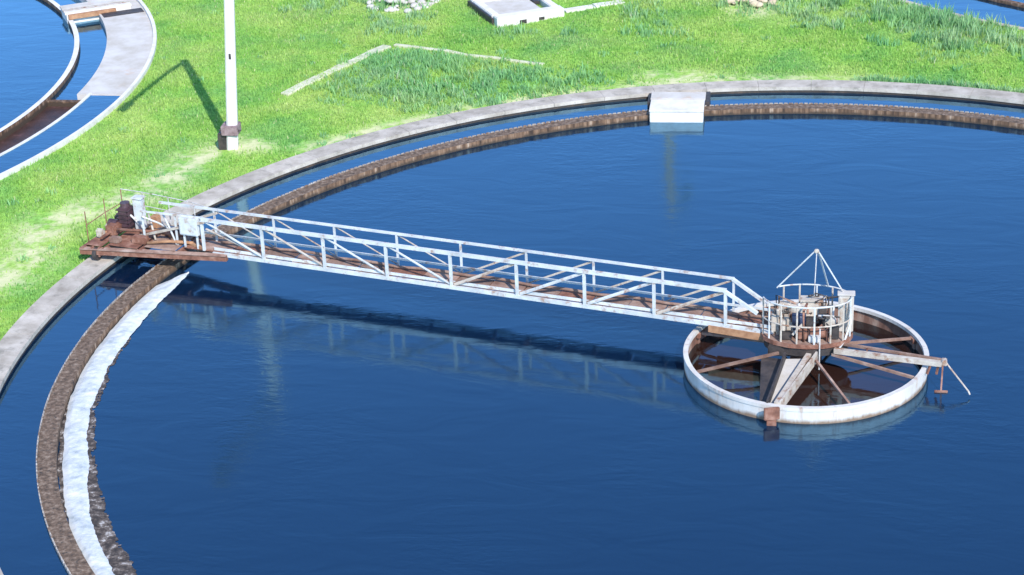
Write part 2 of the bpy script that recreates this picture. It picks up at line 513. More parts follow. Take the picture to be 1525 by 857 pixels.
# main tank
tank = empty('settling_tank', (0, 0, 0), 0, 'large round concrete settling tank filling the picture, with the white truss bridge over it', 'settling tank', 'round settling tanks')
bm = arc_block(bmesh.new(), R_KI, R_KO - 0.10, -1.2, 0.438, 0, 360, 240)
finish('outer_wall', bm, 'algae_wall', tank)
bm = bmesh.new()
arc_block(bm, R_KI - 0.03, R_KO, 0.441, ZK, 0.012, 4.988, 6)
bmesh.ops.bevel(bm, geom=[e for e in bm.edges if e.calc_face_angle(0) > 0.8], offset=0.012, segments=1, affect='EDGES')
k0 = finish('kerb_slab', bm, 'kerb', tank)
for i in range(1, 72):
    o = share(k0, 'kerb_slab', tank, R(5 * i), (0, 0, random.uniform(-0.004, 0.004)))
bm = arc_block(bmesh.new(), R_WI, R_WO, -1.2, ZWEIR, 0, 360, 300, (0, 1, 0, 0))
for v in bm.verts:
    if v.co.z > 0:
        v.co.z += 0.012 * noise.noise(v.co * 0.8)
finish('weir_wall', bm, ['weir_concrete', 'weir_top'], tank)
w0 = finish('weir_plate', weir_plate_mesh(R_WO + 0.004, 0.30, 0.46, 3.96, 8), 'weir_steel', tank)
for i in range(1, 90):
    share(w0, 'weir_plate', tank, R(4 * i), (0, 0, random.uniform(-0.012, 0.006)))
finish('launder_floor', arc_sheet(bmesh.new(), R_WO, R_KI, -0.9, 0, 360, 120), 'algae_wall', tank)
finish('tank_floor', arc_sheet(bmesh.new(), 0.01, R_WI, -1.1, 0, 360, 120), 'algae_wall', tank)

tag(finish('tank_water', arc_sheet(bmesh.new(), 3.13, R_WI + 0.02, ZW, 0, 360, 300), 'water'), kind='structure')
tag(finish('launder_water', arc_sheet(bmesh.new(), R_WO - 0.02, R_KI + 0.02, ZL, 0, 360, 300), 'launder_water'), kind='structure')

# neighbouring tank on the left: a rim, a shallow trough, an inner kerb, a launder and the weir
t2 = empty('settling_tank', T2, 0, 'round settling tank cut off at the upper left corner beyond the lamp pole', 'settling tank', 'round settling tanks')
bm = arc_block(bmesh.new(), 22.17, 22.31, -1.2, 0.60, -70, 75, 140)
finish('outer_rim', bm, 'white_concrete', t2)
finish('trough_floor', arc_block(bmesh.new(), 20.92, 22.17, -1.2, 0.47, -70, -0.7, 70), 'pale_concrete', t2)
finish('apron', arc_block(bmesh.new(), 20.32, 22.17, -1.2, 0.50, -0.7, 75, 70), 'pale_concrete', t2)
bm = arc_block(bmesh.new(), 20.80, 20.92, -1.2, 0.56, -70, -0.72, 70)
finish('inner_kerb', bm, 'white_concrete', t2)
bm = arc_block(bmesh.new(), 19.02, 19.22, -1.2, 0.42, -70, 75, 140, (0, 1, 0, 0))
finish('weir_wall', bm, ['weir_concrete', 'white_concrete'], t2)
finish('launder_floor', arc_sheet(bmesh.new(), 19.2, 20.82, 0.10, -70, -0.7, 140), 'mud', t2)
o = finish('trough_water', arc_sheet(bmesh.new(), 20.91, 22.18, 0.53, -70, -1.2, 70), 'launder_water', None, T2); tag(o, kind='structure')
o = finish('launder_water', arc_sheet(bmesh.new(), 19.2, 20.34, 0.24, -1.0, 75, 70), 'launder_water', None, T2); tag(o, kind='structure')
o = finish('tank_water', arc_sheet(bmesh.new(), 0.01, 19.04, 0.24, 0, 360, 140), 'water', None, T2); tag(o, kind='structure')
o = finish('launder_dam', arc_block(bmesh.new(), 19.23, 20.8, 0.0, 0.30, -1.5, -0.9, 4), 'weir_concrete', t2)

# third tank, upper right corner
t3 = empty('settling_tank', T3, 0, 'round settling tank of blue water behind tall weeds in the upper right corner', 'settling tank', 'round settling tanks')
bm = arc_block(bmesh.new(), R3O - 0.24, R3O, -1.2, 0.50, 150, 330, 160, (0, 0, 1, 0))
finish('outer_rim', bm, ['kerb', 'algae_wall'], t3)
finish('weir_wall', arc_block(bmesh.new(), 19.8, 20.05, -1.2, 0.40, 150, 330, 120), 'weir_concrete', t3)
o = finish('launder_water', arc_sheet(bmesh.new(), 20.03, R3O - 0.22, 0.27, 0, 360, 140), 'launder_water', None, T3); tag(o, kind='structure')
o = finish('tank_water', arc_sheet(bmesh.new(), 0.01, 19.82, 0.24, 0, 360, 140), 'water', None, T3); tag(o, kind='structure')

# ---------------------------------------------------------------- outlet boxes over the launders
ob = empty('outlet_box', (-4.67, 20.05, 0), R(1), 'bright white concrete outlet box on the far edge of the big tank', 'outlet box')
bm = bmesh.new(); box(bm, (0, -0.58, -0.15), (1.86, 1.86, 1.5), 0.02)
finish('chamber', bm, 'white_concrete', ob)
bm = bmesh.new(); box(bm, (0, 0.03, 0.645), (1.94, 0.74, 0.07), 0.015)
finish('cover_slab', bm, 'pale_concrete', ob)
bm = bmesh.new(); box(bm, (0, -0.95, 0.632), (1.90, 1.16, 0.05), 0.012)
finish('cover_slab', bm, 'white_concrete', ob)
bm = bmesh.new(); box(bm, (1.04, 0.15, 0.28), (0.16, 1.1, 0.62), 0.01)
finish('gate_guide', bm, 'dark_metal', ob)
bm = bmesh.new(); box(bm, (-1.02, 0.15, 0.28), (0.12, 1.1, 0.56), 0.01)
finish('gate_guide', bm, 'dark_metal', ob)

c2 = T2 + Vector((20.3 * math.cos(R(30)), 20.3 * math.sin(R(30)), 0))
ob2 = empty('outlet_box', c2, R(30), 'rust-stained outlet box on the rim of the upper left tank', 'outlet box')
bm = bmesh.new(); box(bm, (0.05, 0.25, 0.20), (2.7, 1.3, 0.80), 0.02)
finish('chamber', bm, 'white_concrete', ob2)
bm = bmesh.new(); box(bm, (0.05, 0.62, 0.64), (2.8, 0.6, 0.08), 0.012); finish('cover_slab', bm, 'pale_concrete', ob2)
bm = bmesh.new(); box(bm, (0.05, 0.15, 0.64), (2.8, 0.28, 0.08), 0.012); finish('cover_plank', bm, 'worn_paint', ob2)
bm = bmesh.new(); box(bm, (0.05, -0.18, 0.63), (2.8, 0.30, 0.08), 0.012); finish('cover_plank', bm, 'white_concrete', ob2)
bm = bmesh.new(); box(bm, (-0.25, -0.47, 0.54), (2.0, 0.16, 0.20), 0.012); finish('stop_board', bm, 'rust_orange', ob2)
bm = bmesh.new(); box(bm, (0.95, -0.86, 0.505), (1.7, 0.60, 0.04), 0.01); finish('dark_slab', bm, 'dark_metal', ob2)  # flat dark slab added on the apron in front of the box

# ---------------------------------------------------------------- foam and scum along the weir
def interp(tab, a):
    return float(np.interp(a, [t[0] for t in tab], [t[1] for t in tab]))
F_IN = [(164.6, 19.05), (165.4, 18.98), (172, 18.86), (178, 18.84), (188, 18.86), (195, 18.84), (200, 18.74), (208, 18.96), (216, 19.08), (226, 19.1), (240, 19.1)]
F_OUT = [(164.6, 19.10), (166, 19.30), (168, 19.53), (184, 19.53), (189, 19.53), (194, 19.42), (200, 19.40), (208, 19.50), (214, 19.53), (240, 19.53)]
S_IN = [(176, 18.80), (188, 18.74), (192, 18.70), (197, 18.62), (203, 18.55), (211, 18.58), (217, 18.62), (240, 18.6)]
def film(name, inner, outer, a0, a1, mat, zbase, amp, edge, keep, nr=22, da=0.09):
    na = int((a1 - a0) / da)
    bm = bmesh.new()
    rows = []
    for i in range(na + 1):
        a = a0 + (a1 - a0) * i / na
        ra, rb = interp(inner, a), interp(outer, a)
        ca, sa = math.cos(R(a)), math.sin(R(a))
        e0 = edge * noise.noise(Vector((ca * 22, sa * 22, 1))) + edge * 0.6 * noise.noise(Vector((ca * 70, sa * 70, 5))) + edge * 0.45 * noise.noise(Vector((ca * 190, sa * 190, 6)))
        e1 = edge * noise.noise(Vector((ca * 22, sa * 22, 9))) + edge * 0.5 * noise.noise(Vector((ca * 70, sa * 70, 15)))
        ra += e0; rb = min(rb + e1, R_WI - 0.004)
        row = []
        for k in range(nr + 1):
            t = k / nr
            r = ra + (rb - ra) * t
            p = Vector((r * ca, r * sa, 0))
            lift = min(1, 4 * t, 4 * (1 - t)) * (0.6 + 0.5 * noise.noise(p * 1.7) + 0.22 * noise.noise(p * 6) + 0.08 * noise.noise(p * 19))
            row.append(bm.verts.new((p.x, p.y, zbase + max(0.0, amp * lift))))
        rows.append(row)
    for i in range(na):
        for k in range(nr):
            f = [rows[i][k], rows[i][k + 1], rows[i + 1][k + 1], rows[i + 1][k]]
            c = f[0].co
            t = (k + 0.5) / nr
            v = noise.noise(Vector((c.x * 2.6, c.y * 2.6, 4))) + 0.6 * noise.noise(Vector((c.x * 8, c.y * 8, 7)))
            if keep(t, v): bm.faces.new(f)
    bmesh.ops.delete(bm, geom=[v for v in bm.verts if not v.link_faces], context='VERTS')
    return tag(finish(name, bm, mat, None, None, True), kind='stuff')
o = film('scum', S_IN, [(176, R_WI), (240, R_WI)], 178, 240, 'scum', ZW + 0.008, 0.02, 0.10, lambda t, v: v > (-0.25 if t < 0.06 else -9), 26, 0.06)
tag(o, 'mottled brown scum floating beside the white foam at the lower left', 'scum')
o = film('foam', F_IN, F_OUT, 164.6, 240, 'foam', ZW + 0.018, 0.07, 0.05, lambda t, v: True, 26, 0.06)
tag(o, 'long band of white foam floating along the weir wall', 'foam')

# ---------------------------------------------------------------- rotating bridge
ANG = R(165.05)
DS = Vector((math.cos(ANG), math.sin(ANG), 0))
DN = Vector((-DS.y, DS.x, 0))
bridge = empty('rotating_bridge', (0, 0, 0), ANG, 'long white truss footbridge with rusty end carriage spanning the tank', 'bridge')
# bridge frame: x = s (outwards from the middle), y = n (towards the camera), z up
N0, N1 = -0.11, -0.84          # near and far truss
ZB, ZT = 1.02, 2.10
ST = [2.24 + 2.02 * i for i in range(9)]       # posts: 2.24 .. 18.40
def part(name, fn, mat, parent=bridge, smooth=False):
    bm = bmesh.new(); fn(bm)
    return finish(name, bm, mat, parent, None, smooth)
for n_, zt_, wt in ((N0, ZT - 0.03, 0.095), (N1, ZT, 0.065)):
    near = n_ == N0
    part('top_chord', lambda bm: beam(bm, (ST[0] - 0.02, n_, zt_), (ST[-1] + (0.0 if near else 1.9), n_, zt_), wt, wt), 'white_paint')
    part('bottom_chord', lambda bm: beam(bm, (0.9, n_, ZB), (ST[-1] - 0.3, n_, ZB), 0.09, 0.10), 'white_paint')
    for i, s in enumerate(ST):
        part('post', lambda bm: beam(bm, (s, n_, ZB + 0.05), (s, n_, zt_ - wt / 2), 0.075 if near else 0.055, 0.075 if near else 0.055), 'white_paint')
    for i in range(8):
        a, b = ST[i], ST[i + 1]
        # diagonals lean towards the middle of the span
        lo, hi = (b, a) if i < 4 else (a, b)
        off = 0.05 if near else -0.045
        if near:
            part('gusset_plate', lambda bm: beam(bm, (lo + (0.02 if lo < hi else -0.02), n_ - 0.062, ZB + 0.02), (lo + (0.2 if lo < hi else -0.2), n_ - 0.062, ZB + 0.13), 0.012, 0.16), 'deck')
            part('diagonal', lambda bm: angle_bar(bm, (lo + (0.06 if lo < hi else -0.06), n_ - 0.02, ZB + 0.07), (hi + (-0.06 if lo < hi else 0.06), n_ - 0.02, zt_ - 0.07), 0.07, 0.018, (0, 1, 0)), 'white_paint' if i % 3 else 'worn_paint')
        else:
            part('diagonal', lambda bm: angle_bar(bm, (lo, n_ - 0.03, ZB + 0.07), (hi, n_ - 0.03, zt_ - 0.05), 0.045, 0.012, (0, 1, 0)), 'worn_paint')
    if near:
        part('diagonal', lambda bm: angle_bar(bm, (ST[7] + 0.06, n_ - 0.09, ZB + 0.07), (ST[8] - 0.06, n_ - 0.09, zt_ - 0.35), 0.07, 0.018, (0, 1, 0)), 'worn_paint')
    else:
        part('toe_rail', lambda bm: beam(bm, (1.0, n_ + 0.05, 1.34), (ST[-1] + 1.6, n_ + 0.05, 1.34), 0.04, 0.06), 'white_paint')
    # sloping end rail down to the platform
    part('end_rail', lambda bm: beam(bm, (ST[0] + 0.03, n_, zt_ - 0.02), (1.35, n_, 1.52), 0.085, 0.085), 'white_paint')
# deck: cross members and plates between the trusses
for i in range(17):
    s = 2.24 + 1.01 * i
    part('cross_member', lambda bm: beam(bm, (s, N1 + 0.05, ZB + 0.005), (s, N0 - 0.05, ZB + 0.005), 0.07, 0.07), 'rust')
for i in range(17):
    s0 = 0.95 + 1.04 * i
    zz = 1.09 + random.uniform(-0.006, 0.006)
    tl = random.uniform(-0.014, 0.014)
    part('deck_plate', lambda bm: beam(bm, (s0 + 0.015, (N0 + N1) / 2, zz), (s0 + 1.02, (N0 + N1) / 2, zz + tl), abs(N1 - N0) - 0.13, 0.022), 'deck' if i % 5 else 'rust')
part('kick_strip', lambda bm: beam(bm, (1.0, N0 - 0.075, 1.14), (ST[-1] - 0.3, N0 - 0.075, 1.14), 0.02, 0.09), 'white_paint')
# sagging rusty pipe lying along the deck
def pipe(bm):
    pts = []
    for i in range(70):
        s = 1.2 + i * 0.245
        pts.append((s, N1 + 0.20 + 0.04 * math.sin(s * 1.1), 1.165 + 0.045 * abs(math.sin(s * 1.55))))
    tube(bm, pts, 0.045, 8)
part('cable_duct', pipe, 'deck', smooth=True)
# brown support girder where the bridge meets the platform
part('support_girder', lambda bm: (beam(bm, (0.6, N0 + 0.02, 0.85), (2.7, N0 + 0.02, 0.90), 0.10, 0.20)), 'rust_orange')
part('support_girder', lambda bm: (beam(bm, (0.6, N1, 0.85), (2.7, N1, 0.90), 0.10, 0.20)), 'rust')

# end carriage
NC = (N0 + N1) / 2
carriage = empty('end_carriage'); carriage.parent = bridge
def cpart(name, fn, mat, smooth=False): return part(name, fn, mat, carriage, smooth)
for sgn in (1, -1):
    e = NC + sgn * 1.12
    cpart('side_beam', lambda bm: beam(bm, (17.6, NC + sgn * 0.44, 0.96), (22.3, e, 0.86), 0.14, 0.17), 'rust')
    cpart('side_flange', lambda bm: beam(bm, (17.6, NC + sgn * 0.44, 1.052), (22.3, e, 0.952), 0.22, 0.014), 'deck')
    # wheel on the kerb with its fork plates
    wy = NC + sgn * 1.0
    def wheel(bm):
        seg = 28
        prof = [(0.05, -0.05), (0.17, -0.05), (0.20, -0.065), (0.20, 0.065), (0.17, 0.05), (0.05, 0.05)]
        rings = []
        for k in range(seg):
            a = 2 * math.pi * k / seg
            rings.append([bm.verts.new((21.8 + u, wy + r * math.cos(a), 0.785 + r * math.sin(a))) for r, u in prof])
        for k in range(seg):
            A, B = rings[k], rings[(k + 1) % seg]
            for j in range(len(prof)):
                bm.faces.new((A[j], A[(j + 1) % 6], B[(j + 1) % 6], B[j]))
    cpart('wheel', wheel, 'dark_metal')
    cpart('wheel_fork', lambda bm: (beam(bm, (21.68, wy, 0.72), (21.68, wy, 1.02), 0.03, 0.20, (0, 1, 0)), beam(bm, (21.92, wy, 0.72), (21.92, wy, 1.02), 0.03, 0.20, (0, 1, 0)), beam(bm, (21.64, wy, 0.785), (21.96, wy, 0.785), 0.07, 0.07)), 'rust')
for s, hw in ((22.24, 1.16), (21.55, 1.02), (20.4, 0.80), (19.2, 0.62)):
    cpart('cross_beam', lambda bm: beam(bm, (s, NC - hw, 0.90 if s > 21 else 0.93), (s, NC + hw, 0.90 if s > 21 else 0.93), 0.13, 0.15), 'rust')
for k, (s0, s1, hw, mm) in enumerate(((21.62, 22.16, 1.02, 'rust'), (20.48, 21.47, 0.85, 'rust'), (19.28, 20.32, 0.66, 'deck'), (17.75, 19.12, 0.36, 'rust'))):
    cpart('deck_plate', lambda bm: beam(bm, (s0, NC, 1.035 + 0.01 * k), (s1, NC, 1.035 + 0.01 * k), hw * 1.96, 0.02), mm)
cpart('brace', lambda bm: beam(bm, (18.4, NC + 0.36, 1.13), (21.3, NC - 0.7, 1.10), 0.09, 0.07), 'rust_orange')
cpart('brace', lambda bm: beam(bm, (18.3, N0 + 0.02, 2.0), (20.9, NC + 0.1, 1.10), 0.07, 0.07), 'worn_paint')
cpart('brace', lambda bm: beam(bm, (18.3, N1, 2.0), (20.6, NC - 0.5, 1.10), 0.07, 0.07), 'worn_paint')
cpart('gearbox', lambda bm: (box(bm, (21.75, NC + 0.05, 1.22), (0.36, 0.5, 0.34), 0.05), tube(bm, [(21.75, NC - 0.7, 1.2), (21.75, NC + 0.75, 1.2)], 0.05, 10)), 'rust')
def motor(bm):
    box(bm, (21.50, NC - 0.30, 1.50), (0.36, 0.40, 0.70), 0.04)
    for k in range(5):
        box(bm, (21.50, NC - 0.30, 1.26 + 0.13 * k), (0.42, 0.46, 0.035), 0.005)
    tube(bm, [(21.50, NC - 0.30, 1.85), (21.50, NC - 0.30, 1.98)], 0.15, 14)
    tube(bm, [(21.7, NC - 0.1, 1.32), (22.0, NC - 0.1, 1.32)], 0.14, 12)
cpart('drive_motor', motor, 'motor_purple')
cpart('chain_guard', lambda bm: box(bm, (21.98, NC + 0.45, 1.2), (0.30, 0.18, 0.30), 0.06), 'worn_paint')
cab = cpart('control_cabinet', lambda bm: (box(bm, (21.08, NC - 0.42, 1.62), (0.30, 0.24, 1.0), 0.02), box(bm, (21.08, NC - 0.42, 2.14), (0.36, 0.30, 0.04), 0.008)), 'white_paint')
part('cabinet_leg', lambda bm: beam(bm, (21.08, NC - 0.42, 1.04), (21.08, NC - 0.42, 1.13), 0.2, 0.16), 'worn_paint', cab)
for (bs_, bn, bz, sx, sy, sz, mm) in ((21.95, NC - 0.75, 1.20, 0.4, 0.4, 0.32, 'dark_metal'), (22.0, NC - 0.15, 1.16, 0.28, 0.3, 0.24, 'worn_paint'), (20.6, NC + 0.42, 1.16, 0.5, 0.26, 0.22, 'rust'),
                                     (19.9, NC - 0.35, 1.20, 0.42, 0.36, 0.30, 'motor_purple'), (20.75, NC - 0.7, 1.26, 0.26, 0.3, 0.42, 'rust_orange'), (21.35, NC + 0.62, 1.14, 0.34, 0.24, 0.18, 'deck')):
    cpart('machine_box', lambda bm: box(bm, (bs_, bn, bz), (sx, sy, sz), 0.03), mm)
for (p0, p1, rr, mm) in (((19.3, NC - 0.1, 1.22), (21.5, NC + 0.25, 1.30), 0.05, 'rust'), ((20.9, NC - 0.3, 1.1), (21.5, NC - 0.25, 1.75), 0.035, 'galv'), ((20.2, NC + 0.2, 1.1), (20.7, NC - 0.3, 1.7), 0.035, 'worn_paint'),
                         ((21.3, NC - 0.9, 1.12), (22.0, NC + 0.5, 1.18), 0.045, 'rust_orange'), ((18.9, NC + 0.15, 1.16), (20.3, NC + 0.5, 1.12), 0.05, 'rust_orange'), ((19.4, NC + 0.3, 1.1), (19.9, NC + 0.1, 1.95), 0.03, 'white_paint'), ((20.5, NC + 0.35, 1.9), (19.8, NC - 0.3, 1.2), 0.028, 'white_paint')):
    cpart('pipe', lambda bm: tube(bm, [p0, Vector(p0).lerp(Vector(p1), 0.5) + Vector((0, 0, 0.05)), p1], rr, 8), mm, True)
# railing round the carriage
rail_pts = [(18.4, N1 - 0.15), (19.4, NC - 0.85), (20.4, NC - 1.0), (21.4, NC - 1.12), (22.2, NC - 1.15), (22.26, NC - 0.3), (22.24, NC + 0.75)]
for s, n_ in rail_pts[1:]:
    cpart('rail_post', lambda bm: tube(bm, [(s, n_, 1.0), (s, n_, 2.0)], 0.016, 6), 'galv' if s < 22.1 else 'rust')
for zz in (1.55, 2.0):
    for k in range(len(rail_pts) - 1):
        a, b = rail_pts[k], rail_pts[k + 1]
        if k >= 4 and zz > 1.9: continue
        cpart('handrail', lambda bm: tube(bm, [(a[0], a[1], zz), (b[0], b[1], zz)], 0.014, 6), 'galv' if k < 4 else 'rust')
# white panel box on the near truss end
pb = part('side_box', lambda bm: box(bm, (18.86, N0 - 0.05, 1.78), (0.62, 0.22, 0.55), 0.02), 'white_paint')
part('box_door', lambda bm: box(bm, (18.86, N0 + 0.068, 1.78), (0.52, 0.02, 0.46), 0.006), 'white_paint', pb)
for dx in (-0.22, 0.22):
    part('box_leg', lambda bm: beam(bm, (18.86 + dx, N0 - 0.05, 1.05), (18.86 + dx, N0 - 0.05, 1.505), 0.05, 0.05), 'white_paint', pb)
part('walkway_rail', lambda bm: beam(bm, (18.4, N0 - 0.12, 2.07), (20.6, NC + 0.25, 2.02), 0.05, 0.05), 'white_paint')
for s in (19.4, 20.55):
    part('walkway_post', lambda bm: beam(bm, (s, N0 - 0.13 + (s - 18.4) * 0.0, 1.07), (s, N0 - 0.13, 2.04), 0.05, 0.05), 'white_paint')

# ---------------------------------------------------------------- stilling well (drum) in the middle
drum = empty('stilling_well', (0, 0, 0), 0, 'white ring-shaped drum with rusty spokes standing in the tank water', 'stilling well')
RD, ZD = 3.2, 0.67
bm = arc_block(bmesh.new(), RD - 0.05, RD, -0.9, ZD - 0.10, 0, 360, 96, (0, 0, 1, 0))
finish('shell', bm, ['drum_white', 'drum_rust'], drum, None, False)
bm = arc_block(bmesh.new(), RD - 0.11, RD + 0.02, ZD - 0.098, ZD, 0, 360, 96)
rim = finish('rim', bm, 'drum_white', drum)
for k in range(8):
    a = R(22.5 + 45 * k)
    if k == 5: continue
    c, s = math.cos(a), math.sin(a)
    bm = bmesh.new()
    beam(bm, (0.75 * c, 0.75 * s, 0.74), ((RD - 0.18) * c, (RD - 0.18) * s, 0.56), 0.06, 0.07)
    finish('spoke', bm, 'deck', drum)
    bm = bmesh.new()
    box(bm, ((RD - 0.12) * c, (RD - 0.12) * s, 0.50), (0.10, 0.26, 0.14), 0.01, a)
    finish('bracket', bm, 'rust', drum)
    bm = bmesh.new()
    beam(bm, ((RD - 0.08) * c, (RD - 0.08) * s, -0.8), ((RD - 0.08) * c, (RD - 0.08) * s, 0.44), 0.05, 0.12, (-s, c, 0))
    finish('stiffener', bm, 'drum_rust', drum)
# scum trough: a tapering open chute from the hub to the front rim
a0, a1, b0, b1 = Vector((-0.52, -0.55, 0)), Vector((0.30, -0.48, 0)), Vector((-0.92, -2.98, 0)), Vector((-0.60, -3.02, 0))
bm = bmesh.new()
def quad(*p): bm.faces.new([bm.verts.new(q) for q in p])
Z = lambda v, z: Vector((v.x, v.y, z))
quad(Z(a0, 0.70), Z(a1, 0.70), Z(b1, 0.50), Z(b0, 0.50))
quad(Z(a0, 0.66), Z(a1, 0.66), Z(b1, 0.46), Z(b0, 0.46))
finish('scum_trough', bm, 'pale_concrete', drum)
for p, q, mm in ((a0, b0, 'dark_metal'), (a1, b1, 'worn_paint')):  # left side is dark: its shade is put into the material
    bm = bmesh.new(); beam(bm, Z(p, 0.76), Z(q, 0.60), 0.05, 0.30); finish('trough_side', bm, mm, drum)
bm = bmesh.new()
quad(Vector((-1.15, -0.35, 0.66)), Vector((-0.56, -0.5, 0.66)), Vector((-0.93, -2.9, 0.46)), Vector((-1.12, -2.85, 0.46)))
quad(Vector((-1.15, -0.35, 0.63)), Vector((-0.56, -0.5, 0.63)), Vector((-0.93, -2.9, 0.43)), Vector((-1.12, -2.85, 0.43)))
finish('dark_sheet', bm, 'dark_metal', drum)  # tapering dark sheet added left of the trough
bm = bmesh.new(); beam(bm, Z((a1 * 0.75 + a0 * .25), 0.80), Z((b1 * 0.75 + b0 * .25), 0.66), 0.14, 0.12); finish('trough_pipe', bm, 'worn_paint', drum)
bm = bmesh.new(); box(bm, (-0.80, -3.26, 0.52), (0.40, 0.10, 0.34), 0.02, R(14)); finish('trough_outlet', bm, 'rust', drum)
bm = bmesh.new(); beam(bm, (-0.80, -3.30, -0.3), (-0.80, -3.30, 0.34), 0.24, 0.1, (0, 1, 0)); finish('outlet_pipe', bm, 'rust', drum)
o = finish('drum_water', arc_sheet(bmesh.new(), 0.01, RD - 0.04, ZW + 0.02, 0, 360, 96), 'drum_water'); tag(o, kind='structure')

# ---------------------------------------------------------------- centre platform
PC = Vector((0.02, 0.42, 0))
PY = 0.64
plat = empty('centre_platform', PC, 0, 'round railed machinery platform with a pyramid frame at the middle of the tank', 'platform')
def pp(name, fn, mat, smooth=False, parent=None):
    bm = bmesh.new(); fn(bm)
    for v in bm.verts: v.co.y *= PY
    return finish(name, bm, mat, parent or plat, None, smooth)
PR = 1.16
pp('column', lambda bm: arc_block(bm, 0.3, 0.42, -1.0, 0.66, 0, 360, 24), 'rust')
pp('hub_ring', lambda bm: (arc_block(bm, 0.2, 1.12, 0.66, 0.93, 0, 360, 40), box(bm, (-0.55, -0.5, 0.74), (0.9, 0.9, 0.3), 0.03)), 'dark_metal')
pp('floor_plate', lambda bm: arc_block(bm, 0.02, PR + 0.03, 0.96, 1.0, 0, 360, 16), 'deck')
pp('floor_rim', lambda bm: arc_block(bm, PR + 0.034, PR + 0.06, 0.90, 1.02, 0, 360, 16), 'rust')
for k in range(16):
    a = R(360 / 16 * k + 10)
    if 140 < math.degrees(a) < 178: continue
    x, y = PR * math.cos(a), PR * math.sin(a)
    pp('rail_post', lambda bm: tube(bm, [(x, y, 1.0), (x, y, 2.08)], 0.026, 6), 'worn_paint' if k % 3 else 'white_paint')
for zz in (1.52, 2.08):
    for k in range(12):
        aa, ab = 360 / 12 * k + 10, 360 / 12 * (k + 1) + 10
        if aa > 125 and aa < 178: continue
        pp('handrail', lambda bm: tube(bm, [(PR * math.cos(R(t)), PR * math.sin(R(t)), zz) for t in np.linspace(aa, ab, 4)], 0.022, 6), 'white_paint' if zz > 2 else 'worn_paint')
# pyramid hoist frame
AP = Vector((0.22, 0.15, 3.34))
for fx, fy in ((-0.80, 0.70), (0.55, 0.90), (0.95, 0.35)):
    pp('hoist_leg', lambda bm: beam(bm, (fx, fy, 2.10), AP + Vector((0.04 * np.sign(fx), 0, 0)), 0.034, 0.034), 'white_paint')
pp('hoist_head', lambda bm: box(bm, AP, (0.12, 0.12, 0.10), 0.02), 'worn_paint')
for z_ in (2.7,):
    pp('hoist_chain', lambda bm: tube(bm, [AP - Vector((0, 0, 0.05)), AP - Vector((0.04, 0, 1.3))], 0.014, 6), 'galv')
# machinery
pp('gearbox', lambda bm: (box(bm, (-0.25, 0.05, 1.27), (0.8, 0.7, 0.52), 0.06), tube(bm, [(-0.25, 0.05, 1.5), (-0.25, 0.05, 1.8)], 0.24, 16)), 'worn_paint')
pp('drive_motor', lambda bm: (tube(bm, [(-0.38, -0.36, 1.52), (-0.02, -0.36, 1.52)], 0.17, 14), box(bm, (-0.2, -0.36, 1.28), (0.3, 0.26, 0.14), 0.01)), 'blue_paint', True)
pp('slip_ring_box', lambda bm: (box(bm, (0.12, 0.35, 1.55), (0.5, 0.4, 0.62), 0.03), box(bm, (0.12, 0.35, 1.90), (0.6, 0.5, 0.05), 0.01)), 'worn_paint')
pp('valve_wheel', lambda bm: (tube(bm, [(0.45 + 0.2 * math.cos(t), -0.35 + 0.2 * math.sin(t), 1.6) for t in np.linspace(0, 2 * math.pi, 18)], 0.025, 6), tube(bm, [(0.45, -0.35, 1.0), (0.45, -0.35, 1.62)], 0.035, 8), beam(bm, (0.26, -0.35, 1.6), (0.64, -0.35, 1.6), 0.03, 0.02)), 'dark_metal')
pp('winch', lambda bm: (tube(bm, [(0.1, -0.62, 1.2), (0.5, -0.62, 1.2)], 0.13, 12), box(bm, (0.06, -0.62, 1.16), (0.05, 0.34, 0.34), 0.01), box(bm, (0.54, -0.62, 1.16), (0.05, 0.34, 0.34), 0.01)), 'rust')
pp('pipe_stack', lambda bm: (tube(bm, [(-0.75, -0.2, 1.0), (-0.75, -0.2, 1.7), (-0.45, -0.1, 1.85)], 0.06, 8), tube(bm, [(-0.62, -0.5, 1.0), (-0.62, -0.5, 1.5)], 0.07, 8)), 'worn_paint')
prng = random.Random(11)
for k in range(30):
    a = prng.uniform(0, 6.28); r = prng.uniform(0.45, 1.02)
    x0, y0 = r * math.cos(a), r * math.sin(a)
    if y0 > 0.8: y0 = 0.5
    hgt = prng.uniform(1.35, 2.05)
    pp('conduit', lambda bm: tube(bm, [(x0, y0, 1.0), (x0 + prng.uniform(-.04, .04), y0, hgt), (x0 * 0.5 + prng.uniform(-.1, .1), y0 * 0.5, hgt + prng.uniform(-0.25, 0.12))], prng.uniform(0.018, 0.038), 6), prng.choice(['worn_paint', 'galv', 'rust', 'deck', 'dark_metal', 'dark_metal']), True)
for k in range(16):
    x0, y0, z0 = prng.uniform(-0.85, 0.8), prng.uniform(-0.8, 0.4), prng.uniform(1.05, 1.6)
    d_ = Vector((prng.uniform(-0.5, 0.5), prng.uniform(-0.3, 0.3), prng.uniform(-0.3, 0.4)))
    pp('brace', lambda bm: beam(bm, (x0, y0, z0), Vector((x0, y0, z0)) + d_, 0.045, 0.045), prng.choice(['worn_paint', 'dark_metal', 'galv', 'rust']))
